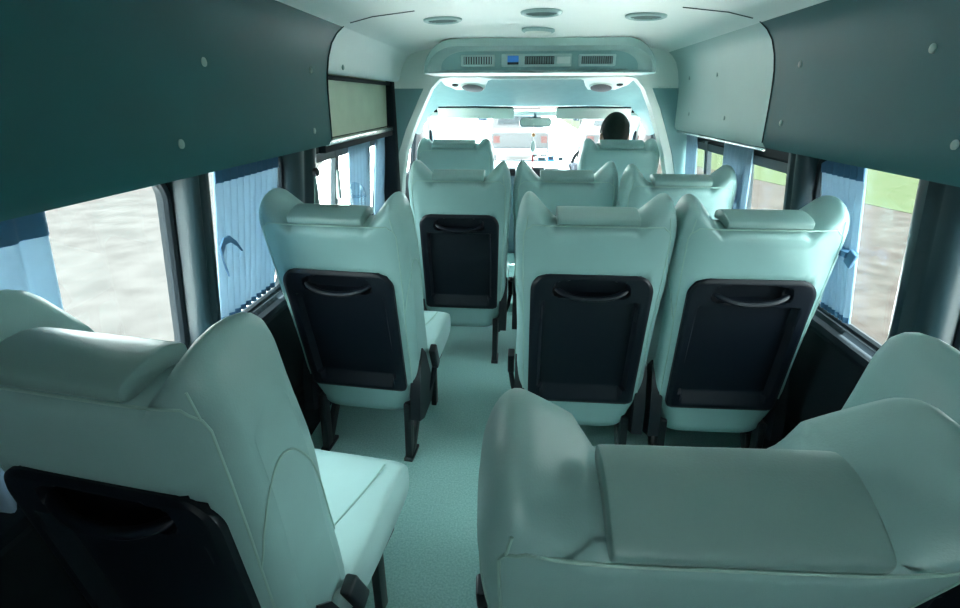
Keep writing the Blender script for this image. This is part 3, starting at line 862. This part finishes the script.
# short hair cap covering crown, back and sides
mb = MB(); g = []
for i in range(19):
    row = []
    for j in range(41):
        a = 2*PI*j/40
        back = .5-.5*math.sin(a)            # 1 at the back, 0 at the front
        tmax = PI*(.36+.29*sstep(.15, .75, back))
        if abs(math.cos(a)) > .86: tmax = min(tmax, PI*.50)
        t = tmax*max(.01, i/18)
        k = 1+.035*math.sin(9*a+4*t)*math.sin(t)*.35
        x = .096*math.sin(t)*math.cos(a)*k; y = .106*math.sin(t)*math.sin(a)*k-.002; z = .132*math.cos(t)
        if z < 0: x *= 1-.25*(z/.118)**2
        row.append(Vector((HX+x, HY+y, HZ+z))-L0)
    g.append(row)
mb.grid(g)
g2 = [[(Vector(v)-(Vector((HX, HY, HZ))-L0))*.90+(Vector((HX, HY, HZ))-L0) for v in r] for r in g]
mb.grid(g2)
mb.grid([g[-1], g2[-1]])
mb.build('hair', M['hair'], root, True, 80)
tag(root, 'driver with short black hair seen from behind above the right front seat', 'person')

# ------------------------------------------------------------------ outside
M['carpaint'] = mat('silver_car_paint', (.026, .026, .026), .5, spec=.1)
M['lampred'] = mat('tail_lamp_red', (.034, .007, .004), .5, spec=.1)
M['carglass2'] = mat('dark_car_window', (.009, .012, .013), .5, spec=.05)
M['blue'] = mat('blue_outdoor_paint', (.007, .014, .028), .6, spec=.1)
M['outpole'] = mat('grey_pole_paint', (.02, .021, .022), .6, spec=.1)
GZ = -.65
def ground_patch(name, poly, m, z, label=None):
    mb = MB(); mb.prism([(x, y, z-.02) for x, y in poly], (0, 0, .02)); o = mb.build(name, m, None, False); o['kind'] = 'structure'; return o
ground_patch('ground', [(-120, -60), (120, -60), (120, 160), (-120, 160)], M['gravel_white'], GZ-.02)
M['concrete'] = mat('pale_bounce_concrete', (.75, .75, .73), .9, scale=.6, col2=(.66, .66, .64), spec=0.)
ground_patch('ground_concrete', [(-4, 7), (2.2, 7), (2.2, 12), (2.6, 26), (3.6, 26), (4, 100), (-30, 100)], M['concrete'], GZ-.01)  # front ground made this pale to send light in through the windscreen
ground_patch('ground_bounce_strip', [(-3.0, -5), (3.0, -5), (3.0, 7.2), (-3.0, 7.2)], M['concrete'], GZ)  # unseen pale strip added beside the van to bounce light onto the ceiling
ground_patch('ground_gravel', [(2.2, -30), (9.5, -30), (9.2, -2), (7.2, 9.9), (6.9, 11), (5.8, 15.5), (3.8, 24), (2.6, 26), (2.2, 12)], M['gravel'], GZ-.004)
ground_patch('ground_lawn', [(9.2, -30), (90, -30), (90, 100), (4.0, 100), (3.6, 26), (3.8, 24), (5.8, 15.5), (6.9, 11), (7.2, 9.9), (9.2, -2)], M['lawn'], GZ+.004)

def make_car(name, loc, rz, label, body_m, W=1.75, Ln=4.4, H=1.7, truck=False):
    o = empty(name, loc, rz); h = W/2
    if truck: prof = [(0, .45), (0, 1.05), (1.5, 1.08), (1.55, 1.15), (1.75, H), (3.0, H), (3.7, 1.15), (Ln-.1, 1.0), (Ln, .8), (Ln, .45)]
    else: prof = [(0, .45), (0, 1.0), (.15, 1.1), (.45, H), (2.6, H), (3.4, 1.1), (Ln-.1, .95), (Ln, .75), (Ln, .45)]
    mb = MB(); rings = []
    for x, k in ((-h, .94), (-h*.97, .98), (-h*.9, 1), (h*.9, 1), (h*.97, .98), (h, .94)):
        rings.append([Vector((x*(1-.12*max(0, (z-1)/.7)), y, .45+(z-.45)*k)) for y, z in prof])
    mb.loft(rings); mb.build('body', body_m, o, True, 30)
    mb = MB(); yr = 1.60 if truck else .30
    s_ = (.2/(H-1.15)) if truck else .3/(H-1.1)
    zz = (1.25, H-.12)
    yy = [(1.55+(z-1.15)*.2/(H-1.15)) if truck else (.15+(z-1.1)*.3/(H-1.1)) for z in zz]
    mb.prism([(-h*.74, yy[0]-.012, zz[0]), (h*.74, yy[0]-.012, zz[0]), (h*.70, yy[1]-.012, zz[1]), (-h*.70, yy[1]-.012, zz[1])], (0, .02, 0)); mb.build('rear_window', M['carglass2'], o, False)
    for s in (-1, 1):
        mb = MB(); mb.box((s*h*.82, -.012, .86), (h*.22, .03, .20), None, .008); mb.build('tail_lamp', M['lampred'], o)
        for y in (.8, Ln-.85):
            mb = MB(); mb.lathe((s*(h-.16), y, .33), [(.18, 0), (.33, .01), (.33, .15), (.30, .17), (.18, .17)], (s, 0, 0), 24); mb.build('wheel', M['tyre'], o)
    mb = MB(); mb.box((0, -.05, .52), (W*.94, .12, .16), None, .03); mb.build('bumper', M['dash'], o)
    tag(o, label, 'car'); return o
make_car('pickup_truck', (-.15, 16.0, GZ-.02), math.radians(4), 'white pickup with red tail lamps parked ahead beyond the windscreen', M['carpaint'], truck=True, H=1.75)
make_car('parked_car', (2.6, 15.4, GZ+.02), math.radians(-3), 'pale car parked ahead to the right of the white pickup', M['carpaint'], H=1.5)
# blue sign on a post, and a pole
sp = empty('sign_post', (-1.75, 22, GZ-.02))
mb = MB(); mb.tube([(0, 0, 0), (0, 0, 1.45)], .03, 10); mb.build('post', M['outpole'], sp)
mb = MB(); mb.box((0, -.05, 1.28), (.42, .03, .26), None, .005); mb.build('board', M['blue'], sp)
tag(sp, 'blue signboard on a thin post seen through the windscreen left half', 'sign')
pl = empty('blue_banner', (2.05, 20, GZ-.02))
mb = MB(); mb.tube([(.0, 0, 0), (0, 0, 1.9)], .03, 10); mb.build('pole', M['outpole'], pl)
mb = MB(); g = []
for i in range(9):
    g.append([Vector((-.05-.40*j/8*(1-.4*i/8)+.02*math.sin(j), .04*math.sin(j*1.3+i), 1.80-.55*i/8)) for j in range(9)])
mb.grid(g); mb.grid([[v+Vector((0, .012, 0)) for v in r] for r in g]); mb.build('cloth', M['blue'], pl)
tag(pl, 'blue banner on a thin pole seen through the windscreen left of the driver', 'banner')

# ------------------------------------------------------------------ light and camera
w = bpy.data.worlds.new('daylight'); scene.world = w; w.use_nodes = True
nt = w.node_tree; bg = nt.nodes['Background']
tc = nt.nodes.new('ShaderNodeTexCoord'); sx = nt.nodes.new('ShaderNodeSeparateXYZ'); rp = nt.nodes.new('ShaderNodeValToRGB')
nt.links.new(tc.outputs['Generated'], sx.inputs[0]); nt.links.new(sx.outputs['Z'], rp.inputs['Fac']); nt.links.new(rp.outputs['Color'], bg.inputs['Color'])
rp.color_ramp.elements[0].color = (.96, 1.0, .99, 1); rp.color_ramp.elements[1].color = (.78, .95, 1.0, 1)
bg.inputs['Strength'].default_value = 7.0

sun = bpy.data.lights.new('noon_sun', 'SUN'); sun.energy = 33; sun.angle = .02; sun.color = (1, .97, .92)
so = bpy.data.objects.new('noon_sun', sun); COL.objects.link(so); so.rotation_euler = (math.radians(-6), 0, 0); so.location = (0, 0, 8)
cam = bpy.data.cameras.new('camera'); co = bpy.data.objects.new('camera', cam); COL.objects.link(co)
cam.sensor_width = 36; cam.lens = 36*500/960
cam.clip_start = .02; cam.clip_end = 500
co.location = (-.063, 0, 1.33)
co.rotation_euler = (math.radians(90-22.3), 0, math.radians(4.7))
scene.camera = co
scene.view_settings.view_transform = 'Standard'; scene.view_settings.look = 'None'
scene.view_settings.gamma = 1; scene.view_settings.exposure = 1.25
scene.view_settings.use_curve_mapping = False
scene.cycles.max_bounces = 10; scene.cycles.diffuse_bounces = 7; scene.cycles.transparent_max_bounces = 12
scene.cycles.use_denoising = True
